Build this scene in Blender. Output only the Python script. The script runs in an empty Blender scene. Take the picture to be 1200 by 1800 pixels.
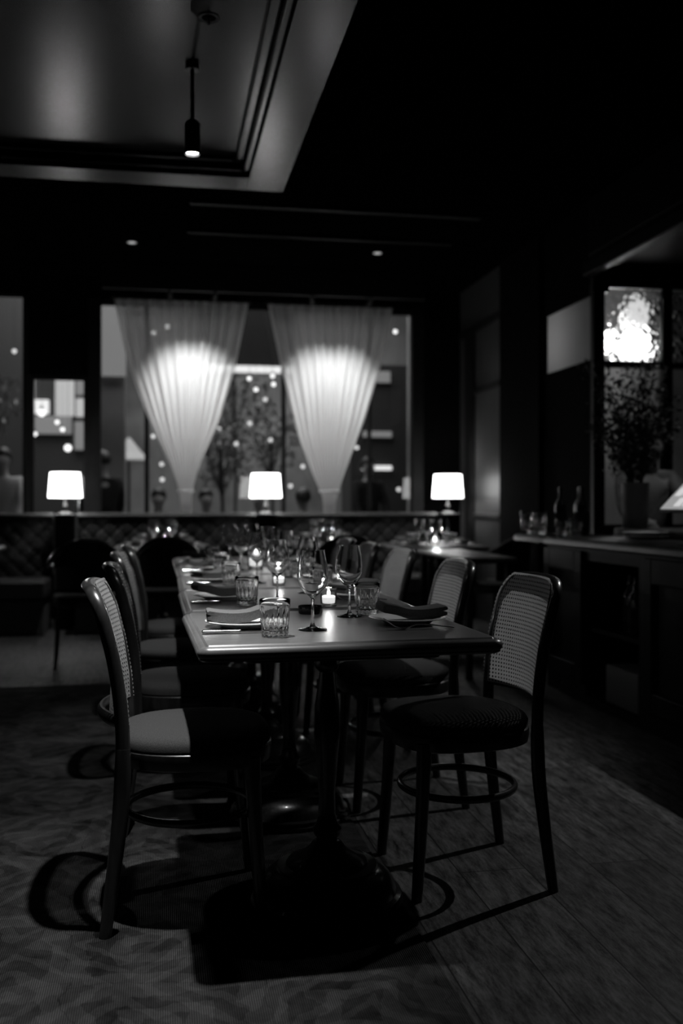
import bpy, bmesh, math, random
from mathutils import Vector, Matrix
random.seed(7)
sc = bpy.context.scene
PI = math.pi
COL = sc.collection
def R(a): return math.radians(a)

# ------------------------------------------------------------ camera, world, exposure
cd = bpy.data.cameras.new('camera'); cam = bpy.data.objects.new('camera', cd); COL.objects.link(cam)
cd.sensor_fit = 'VERTICAL'; cd.sensor_height = 36; cd.sensor_width = 24; cd.lens = 35
cd.shift_y = -16/1800
cd.clip_start = .05; cd.clip_end = 100
cam.location = (0, 0, 1.10); cam.rotation_euler = (R(90), 0, R(-10.3))
cd.dof.use_dof = True; cd.dof.focus_distance = 2.62; cd.dof.aperture_fstop = 2.0
sc.camera = cam
w = bpy.data.worlds.new('night'); sc.world = w; w.use_nodes = True
w.node_tree.nodes['Background'].inputs[0].default_value = (1, 1, 1, 1)
w.node_tree.nodes['Background'].inputs[1].default_value = .0006
sc.view_settings.view_transform = 'Standard'; sc.view_settings.look = 'None'
sc.view_settings.exposure = 0; sc.view_settings.gamma = 1; sc.view_settings.use_curve_mapping = False

def lamp(name, kind, loc, power, aim=None, **kw):
    d = bpy.data.lights.new(name, kind); d.energy = power
    for k, v in kw.items(): setattr(d, k, v)
    o = bpy.data.objects.new(name, d); COL.objects.link(o); o.location = loc
    if aim is not None:
        o.rotation_euler = (Vector(aim)-Vector(loc)).to_track_quat('-Z', 'Y').to_euler()
    return o
# pendant spots over the long table (fixtures are built further down)
SPOT_U, SPOT_Z = .10, 2.60
TABLE_SPOTS = [(.10, 2.44, 370, -.38, 53), (.135, 4.33, 150, .42, 68)]
for (su, sv, p, au, sz) in TABLE_SPOTS:
    lamp('table_spot_light', 'SPOT', (su, sv, 2.585), p, (au, sv+.1, 0), spot_size=R(sz), spot_blend=.8, shadow_soft_size=.02)
# spot over the bar, throws the long chair shadows
lamp('bar_spot_light', 'SPOT', (3.2, 4.0, 2.68), 130, (1.0, 2.5, 0), spot_size=R(60), spot_blend=.8, shadow_soft_size=.02)
# recessed downlights near the window
for (su, sv, p) in [(-.226, 8.2, 90), (1.793, 8.18, 90), (-1.75, 6.75, 26)]:
    lamp('downlight_lamp', 'SPOT', (su, sv, 3.19), p, (su, sv, 0), spot_size=R(62), spot_blend=.6, shadow_soft_size=.03)
lamp('bar_downlight_lamp', 'SPOT', (3.08, 5.25, 2.70), 24, (2.95, 5.6, 0), spot_size=R(60), spot_blend=.8, shadow_soft_size=.03)
# curtain washers
TRACK = [(.078, .26), (.478, .30), (1.348, 1.56), (1.89, 1.66)]
for (su, tu) in TRACK:
    lamp('curtain_spot_light', 'SPOT', (su, 8.90, 2.85), 64, (tu, 9.42, 2.0), spot_size=R(74), spot_blend=1.0, shadow_soft_size=.03)
# the lit hall outside the windows
lamp('hall_light', 'AREA', (.6, 13.5, 6.0), 540, (.6, 13.5, 0), size=6)
lamp('hall_light', 'AREA', (-2.0, 15.0, 5.0), 25, (-2.0, 17.0, 1), size=2)
lamp('partition_light', 'POINT', (3.42, 7.3, 2.36), 22, shadow_soft_size=.08)

# ------------------------------------------------------------ materials
def mat(name, col=.5, rough=.5, metal=0, spec=.5, emit=0, trans=0, ior=1.5, coat=0, sheen=0):
    m = bpy.data.materials.new(name); m.use_nodes = True
    b = m.node_tree.nodes['Principled BSDF']
    b.inputs['Base Color'].default_value = (col, col, col, 1)
    b.inputs['Roughness'].default_value = rough; b.inputs['Metallic'].default_value = metal
    b.inputs['Specular IOR Level'].default_value = spec; b.inputs['IOR'].default_value = ior
    b.inputs['Transmission Weight'].default_value = trans
    b.inputs['Coat Weight'].default_value = coat; b.inputs['Coat Roughness'].default_value = .08
    b.inputs['Sheen Weight'].default_value = sheen
    if emit:
        b.inputs['Emission Color'].default_value = (1, 1, 1, 1); b.inputs['Emission Strength'].default_value = emit
    return m
def N(m, t, **kw):
    n = m.node_tree.nodes.new(t)
    for k, v in kw.items(): setattr(n, k, v)
    return n
def L(m, a, b): m.node_tree.links.new(a, b)
def math_(m, op, a, b=None):
    n = N(m, 'ShaderNodeMath', operation=op)
    for i, x in enumerate((a, b)):
        if x is None: continue
        if isinstance(x, (int, float)): n.inputs[i].default_value = x
        else: L(m, x, n.inputs[i])
    return n.outputs[0]
def noise_col(m, lo, hi, scale=(1, 1, 1), nscale=8, detail=5, bump=0, rough_var=None, c0=.3, c1=.7, bdist=.002):
    b = m.node_tree.nodes['Principled BSDF']
    tc = N(m, 'ShaderNodeTexCoord'); mp = N(m, 'ShaderNodeMapping'); mp.inputs['Scale'].default_value = scale
    L(m, tc.outputs['Object'], mp.inputs[0])
    nz = N(m, 'ShaderNodeTexNoise'); nz.inputs['Scale'].default_value = nscale; nz.inputs['Detail'].default_value = detail
    L(m, mp.outputs[0], nz.inputs['Vector'])
    mr = N(m, 'ShaderNodeMapRange'); mr.inputs[1].default_value = c0; mr.inputs[2].default_value = c1
    mr.inputs[3].default_value = lo; mr.inputs[4].default_value = hi
    L(m, nz.outputs[0], mr.inputs[0]); L(m, mr.outputs[0], b.inputs['Base Color'])
    if bump:
        bp = N(m, 'ShaderNodeBump'); bp.inputs['Strength'].default_value = bump; bp.inputs['Distance'].default_value = bdist
        L(m, nz.outputs[0], bp.inputs['Height']); L(m, bp.outputs[0], b.inputs['Normal'])
    return m
M = {}
M['table'] = noise_col(mat('table_wood', .1, .33, spec=.4), .045, .105, (1, 14, 6), 9, 6, .12)
M['chair'] = noise_col(mat('chair_wood', .02, .28, spec=.5, coat=.3), .008, .02, (6, 6, 1), 8, 4)
M['seat'] = noise_col(mat('seat_fabric', .04, .9, spec=.05), .024, .042, (1, 1, 1), 420, 2, .5, bdist=.001)
M['darkfab'] = noise_col(mat('dark_fabric', .03, .9, spec=.1), .015, .03, (1, 1, 1), 200, 2, .3)
M['iron'] = noise_col(mat('cast_iron', .015, .3, metal=.3, spec=.6, coat=.4), .01, .025, (1, 1, 1), 120, 4, .25, bdist=.001)
M['plate'] = mat('porcelain', .72, .15, spec=.5)
M['napkin'] = noise_col(mat('napkin_cloth', .08, .9, spec=.05), .075, .11, (1, 1, 1), 300, 2, .4, bdist=.0008)
M['silver'] = mat('cutlery_steel', .6, .18, metal=1)
M['glass'] = mat('clear_glass', 1, 0.0, trans=1, ior=1.5)
M['ash'] = mat('black_glaze', .01, .12, spec=.5)
M['wax'] = mat('wax', .8, .5, emit=.7)
M['flame'] = mat('flame', .08, .5, emit=90)
M['shade'] = mat('lit_shade', .8, .9, emit=5.5)
M['lens'] = mat('lamp_lens', .08, .5, emit=160)
M['dimlens'] = mat('dim_lens', .08, .5, emit=.45)
M['black'] = mat('black_metal', .012, .45, spec=.4)
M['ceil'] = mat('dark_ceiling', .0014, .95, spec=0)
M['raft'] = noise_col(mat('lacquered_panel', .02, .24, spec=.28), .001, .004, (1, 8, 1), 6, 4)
M['soffit'] = mat('soffit_paint', .003, .5, spec=.06)
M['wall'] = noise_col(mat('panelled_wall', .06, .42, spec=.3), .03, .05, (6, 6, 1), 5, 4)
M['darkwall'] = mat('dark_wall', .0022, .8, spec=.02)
M['frame'] = mat('window_frame_paint', .006, .5, spec=.15)
M['leather'] = noise_col(mat('tufted_leather', .04, .5, spec=.2), .022, .034, (1, 1, 1), 60, 3, .1)
M['bar'] = noise_col(mat('bar_wood', .03, .5, spec=.08), .004, .008, (6, 1, 1), 8, 4)
M['bartop'] = noise_col(mat('bar_top_wood', .05, .4, spec=.3), .02, .035, (6, 1, 1), 8, 4)
M['plinth'] = mat('pale_tone', .10, .6, spec=.2)
M['leaf'] = noise_col(mat('leaves', .03, .6, spec=.2), .02, .05, (1, 1, 1), 14, 2)
M['leafout'] = mat('street_tree_leaves', .22, .7, spec=.2)
M['stem'] = mat('stems', .03, .8)
M['vase'] = mat('grey_vase', .14, .5)
M['shirt'] = noise_col(mat('grey_shirt', .14, .9, spec=.1), .12, .17, (1, 1, 1), 30, 3)
M['white'] = mat('white_cloth', .45, .9, spec=.1)
M['trouser'] = mat('dark_trousers', .02, .9, spec=.1)
M['skin'] = mat('skin', .25, .5)
M['hair'] = mat('hair', .012, .5)
M['wine'] = mat('bottle_glass', .012, .06, spec=.6)
M['paper'] = mat('label_paper', .45, .8)
M['screen'] = mat('screen_glow', .3, .3, emit=.30)
M['screenhi'] = mat('screen_tile', .3, .3, emit=.62)
M['facade'] = noise_col(mat('hall_plaster', .25, .9, spec=.1), .12, .34, (1, 1, 1), .8, 3)
M['darkfacade'] = mat('hall_dark_panel', .03, .7)
M['paving'] = noise_col(mat('hall_floor', .15, .6), .1, .2, (1, 1, 1), 1.5, 3)
M['umbrella'] = mat('umbrella_canvas', .45, .9)
M['bulb'] = mat('bulb_glow', .08, .5, emit=9)
M['sbulb'] = mat('string_bulb_glow', .08, .5, emit=2.2)
M['bulbdim'] = mat('bulb_glow_dim', .08, .5, emit=1.2)
M['tube'] = mat('tube_glow', .08, .5, emit=1.1)
M['panelglow'] = mat('lit_window', .08, .5, emit=.55)
M['glowdim'] = mat('lit_window_dim', .08, .5, emit=.2)

def pane_mat(name, tint=.92, rough=0.0):
    m = bpy.data.materials.new(name); m.use_nodes = True; nt = m.node_tree
    nt.nodes.remove(nt.nodes['Principled BSDF']); out = nt.nodes['Material Output']
    t = N(m, 'ShaderNodeBsdfTransparent'); t.inputs[0].default_value = (tint, tint, tint, 1)
    g = N(m, 'ShaderNodeBsdfGlossy'); g.inputs['Roughness'].default_value = rough
    f = N(m, 'ShaderNodeFresnel'); f.inputs[0].default_value = 1.45
    x = N(m, 'ShaderNodeMixShader'); L(m, f.outputs[0], x.inputs[0]); L(m, t.outputs[0], x.inputs[1]); L(m, g.outputs[0], x.inputs[2])
    L(m, x.outputs[0], out.inputs[0]); return m
M['pane'] = pane_mat('window_pane')
def curtain_mat():
    m = bpy.data.materials.new('sheer_curtain'); m.use_nodes = True; nt = m.node_tree
    nt.nodes.remove(nt.nodes['Principled BSDF']); out = nt.nodes['Material Output']
    d = N(m, 'ShaderNodeBsdfDiffuse'); d.inputs[0].default_value = (.75, .75, .75, 1)
    tl = N(m, 'ShaderNodeBsdfTranslucent'); tl.inputs[0].default_value = (.75, .75, .75, 1)
    t = N(m, 'ShaderNodeBsdfTransparent')
    a = N(m, 'ShaderNodeMixShader'); a.inputs[0].default_value = .4; L(m, d.outputs[0], a.inputs[1]); L(m, tl.outputs[0], a.inputs[2])
    b = N(m, 'ShaderNodeMixShader'); b.inputs[0].default_value = .24; L(m, a.outputs[0], b.inputs[1]); L(m, t.outputs[0], b.inputs[2])
    L(m, b.outputs[0], out.inputs[0]); return m
M['curtain'] = curtain_mat()
def frosted(name):
    m = bpy.data.materials.new(name); m.use_nodes = True; nt = m.node_tree
    nt.nodes.remove(nt.nodes['Principled BSDF']); out = nt.nodes['Material Output']
    d = N(m, 'ShaderNodeBsdfTranslucent'); d.inputs[0].default_value = (.2, .2, .2, 1)
    g = N(m, 'ShaderNodeBsdfGlossy'); g.inputs['Roughness'].default_value = .4
    x = N(m, 'ShaderNodeMixShader'); x.inputs[0].default_value = .06; L(m, d.outputs[0], x.inputs[1]); L(m, g.outputs[0], x.inputs[2])
    L(m, x.outputs[0], out.inputs[0]); return m
M['frosted'] = frosted('frosted_pane')
def ripple():
    m = mat('rippled_glass', .85, .08, trans=1, ior=1.45); b = m.node_tree.nodes['Principled BSDF']
    tc = N(m, 'ShaderNodeTexCoord'); v = N(m, 'ShaderNodeTexVoronoi'); v.feature = 'SMOOTH_F1'; v.inputs['Scale'].default_value = 26
    L(m, tc.outputs['Object'], v.inputs['Vector'])
    bp = N(m, 'ShaderNodeBump'); bp.inputs['Strength'].default_value = .8; bp.inputs['Distance'].default_value = .02
    L(m, v.outputs['Distance'], bp.inputs['Height']); L(m, bp.outputs[0], b.inputs['Normal']); return m
M['ripple'] = ripple()
def cane_mat():
    m = mat('woven_cane', .34, .55, spec=.3); nt = m.node_tree; b = nt.nodes['Principled BSDF']; out = nt.nodes['Material Output']
    uv = N(m, 'ShaderNodeUVMap'); uv.uv_map = 'UVMap'
    s = N(m, 'ShaderNodeSeparateXYZ'); L(m, uv.outputs[0], s.inputs[0])
    p = .0125
    a = math_(m, 'ABSOLUTE', math_(m, 'SUBTRACT', math_(m, 'FRACT', math_(m, 'DIVIDE', s.outputs[0], p)), .5))
    c = math_(m, 'ABSOLUTE', math_(m, 'SUBTRACT', math_(m, 'FRACT', math_(m, 'DIVIDE', s.outputs[1], p)), .5))
    mx = math_(m, 'MAXIMUM', a, c); sm = math_(m, 'ADD', a, c)
    hole = math_(m, 'MULTIPLY', math_(m, 'LESS_THAN', mx, .27), math_(m, 'LESS_THAN', sm, .38))
    gap = math_(m, 'MULTIPLY', math_(m, 'GREATER_THAN', a, .44), math_(m, 'GREATER_THAN', c, .44))
    hole = math_(m, 'MAXIMUM', hole, gap)
    shade = math_(m, 'ADD', .38, math_(m, 'MULTIPLY', math_(m, 'LESS_THAN', mx, .40), .10))
    L(m, shade, b.inputs['Base Color'])
    bp = N(m, 'ShaderNodeBump'); bp.inputs['Strength'].default_value = .5; bp.inputs['Distance'].default_value = .001
    L(m, sm, bp.inputs['Height']); L(m, bp.outputs[0], b.inputs['Normal'])
    t = N(m, 'ShaderNodeBsdfTransparent'); x = N(m, 'ShaderNodeMixShader')
    tl = N(m, 'ShaderNodeBsdfTranslucent'); tl.inputs[0].default_value = (.5, .5, .5, 1); y = N(m, 'ShaderNodeMixShader'); y.inputs[0].default_value = .5
    L(m, b.outputs[0], y.inputs[1]); L(m, tl.outputs[0], y.inputs[2])
    L(m, hole, x.inputs[0]); L(m, y.outputs[0], x.inputs[1]); L(m, t.outputs[0], x.inputs[2]); L(m, x.outputs[0], out.inputs[0])
    return m
M['cane'] = cane_mat()
def floor_mat():
    m = mat('wide_plank_floor', .06, .6, spec=.12); b = m.node_tree.nodes['Principled BSDF']
    tc = N(m, 'ShaderNodeTexCoord'); mp = N(m, 'ShaderNodeMapping'); mp.inputs['Rotation'].default_value = (0, 0, R(90)); mp.inputs['Location'].default_value = (.75, .15, 0)
    L(m, tc.outputs['Object'], mp.inputs[0])
    br = N(m, 'ShaderNodeTexBrick'); br.inputs['Scale'].default_value = 1; br.inputs['Brick Width'].default_value = 2.1; br.inputs['Row Height'].default_value = .205
    br.inputs['Mortar Size'].default_value = .0022; br.inputs['Mortar Smooth'].default_value = .1
    br.inputs['Color1'].default_value = (.022,)*3+(1,); br.inputs['Color2'].default_value = (.048,)*3+(1,); br.inputs['Mortar'].default_value = (.002,)*3+(1,)
    L(m, mp.outputs[0], br.inputs['Vector'])
    m2 = N(m, 'ShaderNodeMapping'); m2.inputs['Scale'].default_value = (6, 1.1, 1); L(m, tc.outputs['Object'], m2.inputs[0])
    nz = N(m, 'ShaderNodeTexNoise'); nz.inputs['Scale'].default_value = 6; nz.inputs['Detail'].default_value = 12; nz.inputs['Roughness'].default_value = .82; L(m, m2.outputs[0], nz.inputs['Vector'])
    mr = N(m, 'ShaderNodeMapRange'); mr.inputs[1].default_value = .40; mr.inputs[2].default_value = .66; mr.inputs[3].default_value = .05; mr.inputs[4].default_value = 2.9
    L(m, nz.outputs[0], mr.inputs[0])
    mx = N(m, 'ShaderNodeVectorMath', operation='SCALE'); L(m, br.outputs[0], mx.inputs[0]); L(m, mr.outputs[0], mx.inputs['Scale']); L(m, mx.outputs[0], b.inputs['Base Color'])
    h = math_(m, 'SUBTRACT', math_(m, 'MULTIPLY', nz.outputs[0], .35), br.outputs['Fac'])
    bp = N(m, 'ShaderNodeBump'); bp.inputs['Strength'].default_value = .8; bp.inputs['Distance'].default_value = .006
    L(m, h, bp.inputs['Height']); L(m, bp.outputs[0], b.inputs['Normal']); return m
M['floor'] = floor_mat()
def rug_mat():
    m = mat('patterned_rug', .06, .95, spec=.05); b = m.node_tree.nodes['Principled BSDF']
    tc = N(m, 'ShaderNodeTexCoord')
    vo = N(m, 'ShaderNodeTexVoronoi'); vo.feature = 'DISTANCE_TO_EDGE'; vo.inputs['Scale'].default_value = 2.4; vo.inputs['Randomness'].default_value = .35
    nz = N(m, 'ShaderNodeTexNoise'); nz.inputs['Scale'].default_value = 6; nz.inputs['Detail'].default_value = 4
    L(m, tc.outputs['Object'], nz.inputs['Vector'])
    ad = N(m, 'ShaderNodeVectorMath', operation='MULTIPLY_ADD'); ad.inputs[1].default_value = (.16, .16, 0)
    L(m, nz.outputs['Color'], ad.inputs[0]); L(m, tc.outputs['Object'], ad.inputs[2]); L(m, ad.outputs[0], vo.inputs['Vector'])
    line = math_(m, 'GREATER_THAN', math_(m, 'SINE', math_(m, 'MULTIPLY', vo.outputs['Distance'], 26)), .1)
    sp = N(m, 'ShaderNodeSeparateXYZ'); L(m, ad.outputs[0], sp.inputs[0])
    def tri(o, k): return math_(m, 'ABSOLUTE', math_(m, 'SUBTRACT', math_(m, 'FRACT', math_(m, 'MULTIPLY', o, k)), .5))
    tx, ty = tri(sp.outputs[0], 1.9), tri(sp.outputs[1], 1.9)
    dia = math_(m, 'ADD', tx, ty)
    motif = math_(m, 'GREATER_THAN', math_(m, 'SINE', math_(m, 'MULTIPLY', dia, 34)), .35)
    a = math_(m, 'ADD', math_(m, 'MULTIPLY', line, .009), math_(m, 'MULTIPLY', motif, .008))
    wv = N(m, 'ShaderNodeTexWave'); wv.bands_direction = 'X'; wv.inputs['Scale'].default_value = 62; wv.inputs['Distortion'].default_value = .6
    L(m, tc.outputs['Object'], wv.inputs['Vector'])
    rib = math_(m, 'ADD', .45, math_(m, 'MULTIPLY', wv.outputs['Fac'], .9))
    n2 = N(m, 'ShaderNodeTexNoise'); n2.inputs['Scale'].default_value = 4.5; n2.inputs['Detail'].default_value = 10; n2.inputs['Roughness'].default_value = .7; L(m, tc.outputs['Object'], n2.inputs['Vector'])
    m3 = N(m, 'ShaderNodeMapRange'); m3.inputs[1].default_value = .35; m3.inputs[2].default_value = .7; m3.inputs[3].default_value = .002; m3.inputs[4].default_value = .030; L(m, n2.outputs[0], m3.inputs[0])
    base = math_(m, 'ADD', a, m3.outputs[0])
    L(m, math_(m, 'MULTIPLY', base, rib), b.inputs['Base Color'])
    bp = N(m, 'ShaderNodeBump'); bp.inputs['Strength'].default_value = .6; bp.inputs['Distance'].default_value = .003
    L(m, wv.outputs['Fac'], bp.inputs['Height']); L(m, bp.outputs[0], b.inputs['Normal']); return m
M['rug'] = rug_mat()

# ------------------------------------------------------------ geometry helpers
class G:
    def __init__(s): s.v = []; s.f = []; s.uv = None
    def add(s, v, f):
        o = len(s.v); s.v += [tuple(p) for p in v]; s.f += [tuple(i+o for i in q) for q in f]; return s
    def box(s, x0, x1, y0, y1, z0, z1):
        v = [(x, y, z) for x in (x0, x1) for y in (y0, y1) for z in (z0, z1)]
        return s.add(v, [(0,1,3,2),(4,6,7,5),(0,4,5,1),(2,3,7,6),(0,2,6,4),(1,5,7,3)])
    def lathe(s, prof, c=(0, 0, 0), n=32, closed=False, mod=None, capb=False, capt=False):
        v = []; f = []
        for (r, z) in prof:
            for k in range(n):
                a = 2*PI*k/n; rr = r+(mod(a, z) if mod else 0)
                v.append((c[0]+rr*math.cos(a), c[1]+rr*math.sin(a), c[2]+z))
        m = len(prof)
        for i in range(m if closed else m-1):
            j = (i+1) % m
            for k in range(n):
                k2 = (k+1) % n
                f.append((i*n+k, i*n+k2, j*n+k2, j*n+k))
        if capb: f.append(tuple(reversed(range(n))))
        if capt: f.append(tuple(range((m-1)*n, m*n)))
        return s.add(v, f)
    def sweep(s, pts, ra, rb=None, ref=(0, 0, 1), closed=False, n=10):
        P = [Vector(p) for p in pts]; m = len(P)
        if not hasattr(ra, '__len__'): ra = [ra]*m
        if rb is None: rb = ra
        if not hasattr(rb, '__len__'): rb = [rb]*m
        v = []; f = []; ref = Vector(ref)
        for i, p in enumerate(P):
            t = (P[(i+1) % m]-P[i-1]) if closed else (P[min(i+1, m-1)]-P[max(i-1, 0)])
            t.normalize(); a = t.cross(ref)
            if a.length < 1e-4: a = t.cross(Vector((.3, 1, .2)))
            a.normalize(); b = a.cross(t).normalized()
            for k in range(n):
                an = 2*PI*k/n; v.append(p+a*ra[i]*math.cos(an)+b*rb[i]*math.sin(an))
        for i in range(m if closed else m-1):
            j = (i+1) % m
            for k in range(n): f.append((i*n+k, j*n+k, j*n+(k+1) % n, i*n+(k+1) % n))
        if not closed: f.append(tuple(range(n))); f.append(tuple(reversed(range((m-1)*n, m*n))))
        return s.add(v, f)
    def rr(s, w, d, r, prof, c=(0, 0), seg=6):
        """rounded-rectangle rings: prof = [(inset, z)], capped at both ends"""
        v = []; f = []; n = 4*(seg+1)
        for (ins, z) in prof:
            rr = max(r-ins, .002); hw = w/2-ins-rr; hd = d/2-ins-rr
            for q, (sx, sy) in enumerate(((1, 1), (-1, 1), (-1, -1), (1, -1))):
                for k in range(seg+1):
                    a = PI/2*q+PI/2*k/seg
                    v.append((c[0]+sx*hw+rr*math.cos(a), c[1]+sy*hd+rr*math.sin(a), z))
        m = len(prof)
        for i in range(m-1):
            for k in range(n): f.append((i*n+k, i*n+(k+1) % n, (i+1)*n+(k+1) % n, (i+1)*n+k))
        f.append(tuple(reversed(range(n)))); f.append(tuple(range((m-1)*n, m*n)))
        return s.add(v, f)
    def grid(s, fn, nu, nv, uv=None):
        v = []; f = []
        for j in range(nv+1):
            for i in range(nu+1): v.append(fn(i/nu, j/nv))
        for j in range(nv):
            for i in range(nu):
                a = j*(nu+1)+i; f.append((a, a+1, a+nu+2, a+nu+1))
        if uv: s.uv = [uv(i/nu, j/nv) for j in range(nv+1) for i in range(nu+1)]
        return s.add(v, f)
    def ball(s, c, r, n=14, m=8, sc_=(1, 1, 1)):
        v = [(c[0], c[1], c[2]-r*sc_[2])]; f = []
        for j in range(1, m):
            t = PI*j/m
            for k in range(n):
                a = 2*PI*k/n
                v.append((c[0]+r*sc_[0]*math.sin(t)*math.cos(a), c[1]+r*sc_[1]*math.sin(t)*math.sin(a), c[2]-r*sc_[2]*math.cos(t)))
        v.append((c[0], c[1], c[2]+r*sc_[2]))
        for k in range(n): f.append((0, 1+(k+1) % n, 1+k))
        for j in range(m-2):
            for k in range(n):
                a = 1+j*n+k; b = 1+j*n+(k+1) % n; f.append((a, b, b+n, a+n))
        e = len(v)-1
        for k in range(n): f.append((e, 1+(m-2)*n+k, 1+(m-2)*n+(k+1) % n))
        return s.add(v, f)
    def build(s, name, m, parent=None, smooth=True, bevel=0, subsurf=0, solid=0, loc=None):
        me = bpy.data.meshes.new(name); me.from_pydata(s.v, [], s.f); me.update()
        bm = bmesh.new(); bm.from_mesh(me)
        if s.uv:
            ul = bm.loops.layers.uv.new('UVMap'); bm.verts.ensure_lookup_table()
            for fa in bm.faces:
                for lo in fa.loops: lo[ul].uv = s.uv[lo.vert.index]
        else: bmesh.ops.recalc_face_normals(bm, faces=bm.faces)
        bm.to_mesh(me); bm.free()
        me.materials.append(M[m] if isinstance(m, str) else m)
        if smooth:
            me.shade_smooth()
            try: me.set_sharp_from_angle(angle=R(40))
            except Exception: pass
        o = bpy.data.objects.new(name, me); COL.objects.link(o)
        if parent: o.parent = parent
        if loc: o.location = loc
        if bevel:
            b = o.modifiers.new('bevel', 'BEVEL'); b.width = bevel; b.segments = 3; b.limit_method = 'ANGLE'
        if solid:
            b = o.modifiers.new('solid', 'SOLIDIFY'); b.thickness = solid
        if subsurf:
            b = o.modifiers.new('sub', 'SUBSURF'); b.levels = subsurf; b.render_levels = subsurf
        return o
def tag(o, label=None, cat=None, group=None, kind=None):
    if label: o['label'] = label
    if cat: o['category'] = cat
    if group: o['group'] = group
    if kind: o['kind'] = kind
    return o
def thing(name, label, cat, loc=(0, 0, 0), rz=0, group=None):
    o = bpy.data.objects.new(name, None); COL.objects.link(o); o.location = loc; o.rotation_euler = (0, 0, rz)
    o.empty_display_size = .1
    return tag(o, label, cat, group)
def dup(root, loc, rz, label, group=None, scale=None):
    def cp(o, par):
        c = o.copy(); COL.objects.link(c); c.parent = par
        for ch in o.children: cp(ch, c)
        return c
    r = cp(root, None); r.location = loc; r.rotation_euler = (0, 0, rz); r['label'] = label
    if group: r['group'] = group
    if scale: r.scale = scale
    return r
class Kind:
    """first placement moves the source itself, the rest are copies"""
    def __init__(s, root): s.root = root; s.used = False
    def put(s, loc, rz, label, group=None, scale=None):
        if not s.used:
            s.used = True; s.root.location = loc; s.root.rotation_euler = (0, 0, rz); s.root['label'] = label
            if group: s.root['group'] = group
            s.first = s.root; 
            if scale: s.root.scale = scale
            return s.root
        return dup(s.root, loc, rz, label, group, scale or (1, 1, 1))
def struct(name, g, m, **kw): return tag(g.build(name, m, **kw), kind='structure')

# ------------------------------------------------------------ the room
struct('floor', G().box(-3.4, 4.3, -1.2, 9.62, -.05, 0), 'floor', smooth=False)
tag(G().rr(3.25, 6.0, .01, [(0, .001), (0, .005), (.003, .007)], c=(-.975, 3.17)).build('rug', 'rug', smooth=False), 'large patterned ribbed rug under the long table and left chairs', 'rug')
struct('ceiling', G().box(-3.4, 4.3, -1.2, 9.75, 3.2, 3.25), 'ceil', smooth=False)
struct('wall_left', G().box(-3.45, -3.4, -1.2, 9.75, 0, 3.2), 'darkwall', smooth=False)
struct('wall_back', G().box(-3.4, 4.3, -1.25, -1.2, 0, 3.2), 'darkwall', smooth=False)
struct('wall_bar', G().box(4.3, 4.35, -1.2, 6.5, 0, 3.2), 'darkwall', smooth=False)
# window wall: knee wall, header, piers
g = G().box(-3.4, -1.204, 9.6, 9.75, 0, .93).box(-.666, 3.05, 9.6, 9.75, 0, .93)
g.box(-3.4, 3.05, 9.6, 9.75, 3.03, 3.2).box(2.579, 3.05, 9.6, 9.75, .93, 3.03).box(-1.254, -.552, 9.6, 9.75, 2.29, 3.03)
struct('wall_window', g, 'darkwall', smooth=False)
struct('trim_1', G().box(-3.4, -1.254, 9.54, 9.6, .93, .97).box(-.552, 2.579, 9.54, 9.6, .93, .97), 'darkwall', smooth=False, bevel=.006)
# side wall to the right with panel moulding, transom opening above
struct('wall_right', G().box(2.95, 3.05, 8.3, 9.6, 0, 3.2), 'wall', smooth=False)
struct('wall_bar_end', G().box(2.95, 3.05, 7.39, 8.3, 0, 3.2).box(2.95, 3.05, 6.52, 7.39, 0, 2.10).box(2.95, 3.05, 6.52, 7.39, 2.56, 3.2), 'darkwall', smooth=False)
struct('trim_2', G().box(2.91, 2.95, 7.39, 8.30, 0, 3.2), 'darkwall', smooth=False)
g = G().box(2.93, 2.95, 9.10, 9.38, .0, 2.72).box(2.93, 2.95, 8.30, 8.36, 0, 2.78).box(2.925, 2.95, 8.36, 9.10, 2.13, 2.19).box(2.925, 2.95, 8.36, 9.10, .95, 1.0).box(2.93, 2.95, 8.30, 9.60, 2.72, 2.80)
struct('trim_3', g, 'frame', smooth=False, bevel=.008)
struct('window_3', G().box(2.985, 2.992, 6.5, 7.39, 2.10, 2.56), 'frosted', smooth=False)
struct('trim_4', G().box(2.94, 3.06, 6.46, 6.52, 2.56, 2.62), 'frame', smooth=False)
# partition with rippled lights behind the bar
def beam(g, u0, u1, z0, z1, v=6.5, t=.03): return g.box(u0, u1, v-t, v+t, z0, z1)
g = G(); beam(g, 2.95, 3.035, 0, 3.2); beam(g, 3.035, 4.3, 2.6, 3.2); beam(g, 3.035, 4.3, 2.045, 2.09); beam(g, 3.47, 3.545, 0, 2.6); beam(g, 3.95, 4.3, 0, 2.6); beam(g, 3.035, 3.95, 0, .95)
struct('window_2', g, 'frame', smooth=False, bevel=.006)
struct('window_4', G().box(3.035, 3.47, 6.498, 6.506, 2.09, 2.6).box(3.545, 3.95, 6.498, 6.506, 2.09, 2.6), 'ripple', smooth=False)
struct('window_5', G().box(3.035, 3.47, 6.498, 6.504, .95, 2.045).box(3.545, 3.95, 6.498, 6.504, .95, 2.045), 'pane', smooth=False)
struct('wall_pantry', G().box(3.05, 4.35, 8.2, 8.25, 0, 3.2), 'facade', smooth=False)
lb = thing('wall_lantern', 'bright lantern glowing behind the rippled glass panes', 'lamp', (3.60, 7.15, 2.17))
G().lathe([(.02, 0), (.11, .0), (.13, .14), (.10, .24), (.012, .25)], n=24).build('lower_globe', mat('lantern_glow', 1, .5, emit=3), lb)
G().lathe([(.012, .25), (.08, .27), (.11, .36), (.07, .50), (.012, .54)], n=24).build('upper_globe', mat('lantern_glow_soft', 1, .5, emit=.8), lb)
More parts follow.
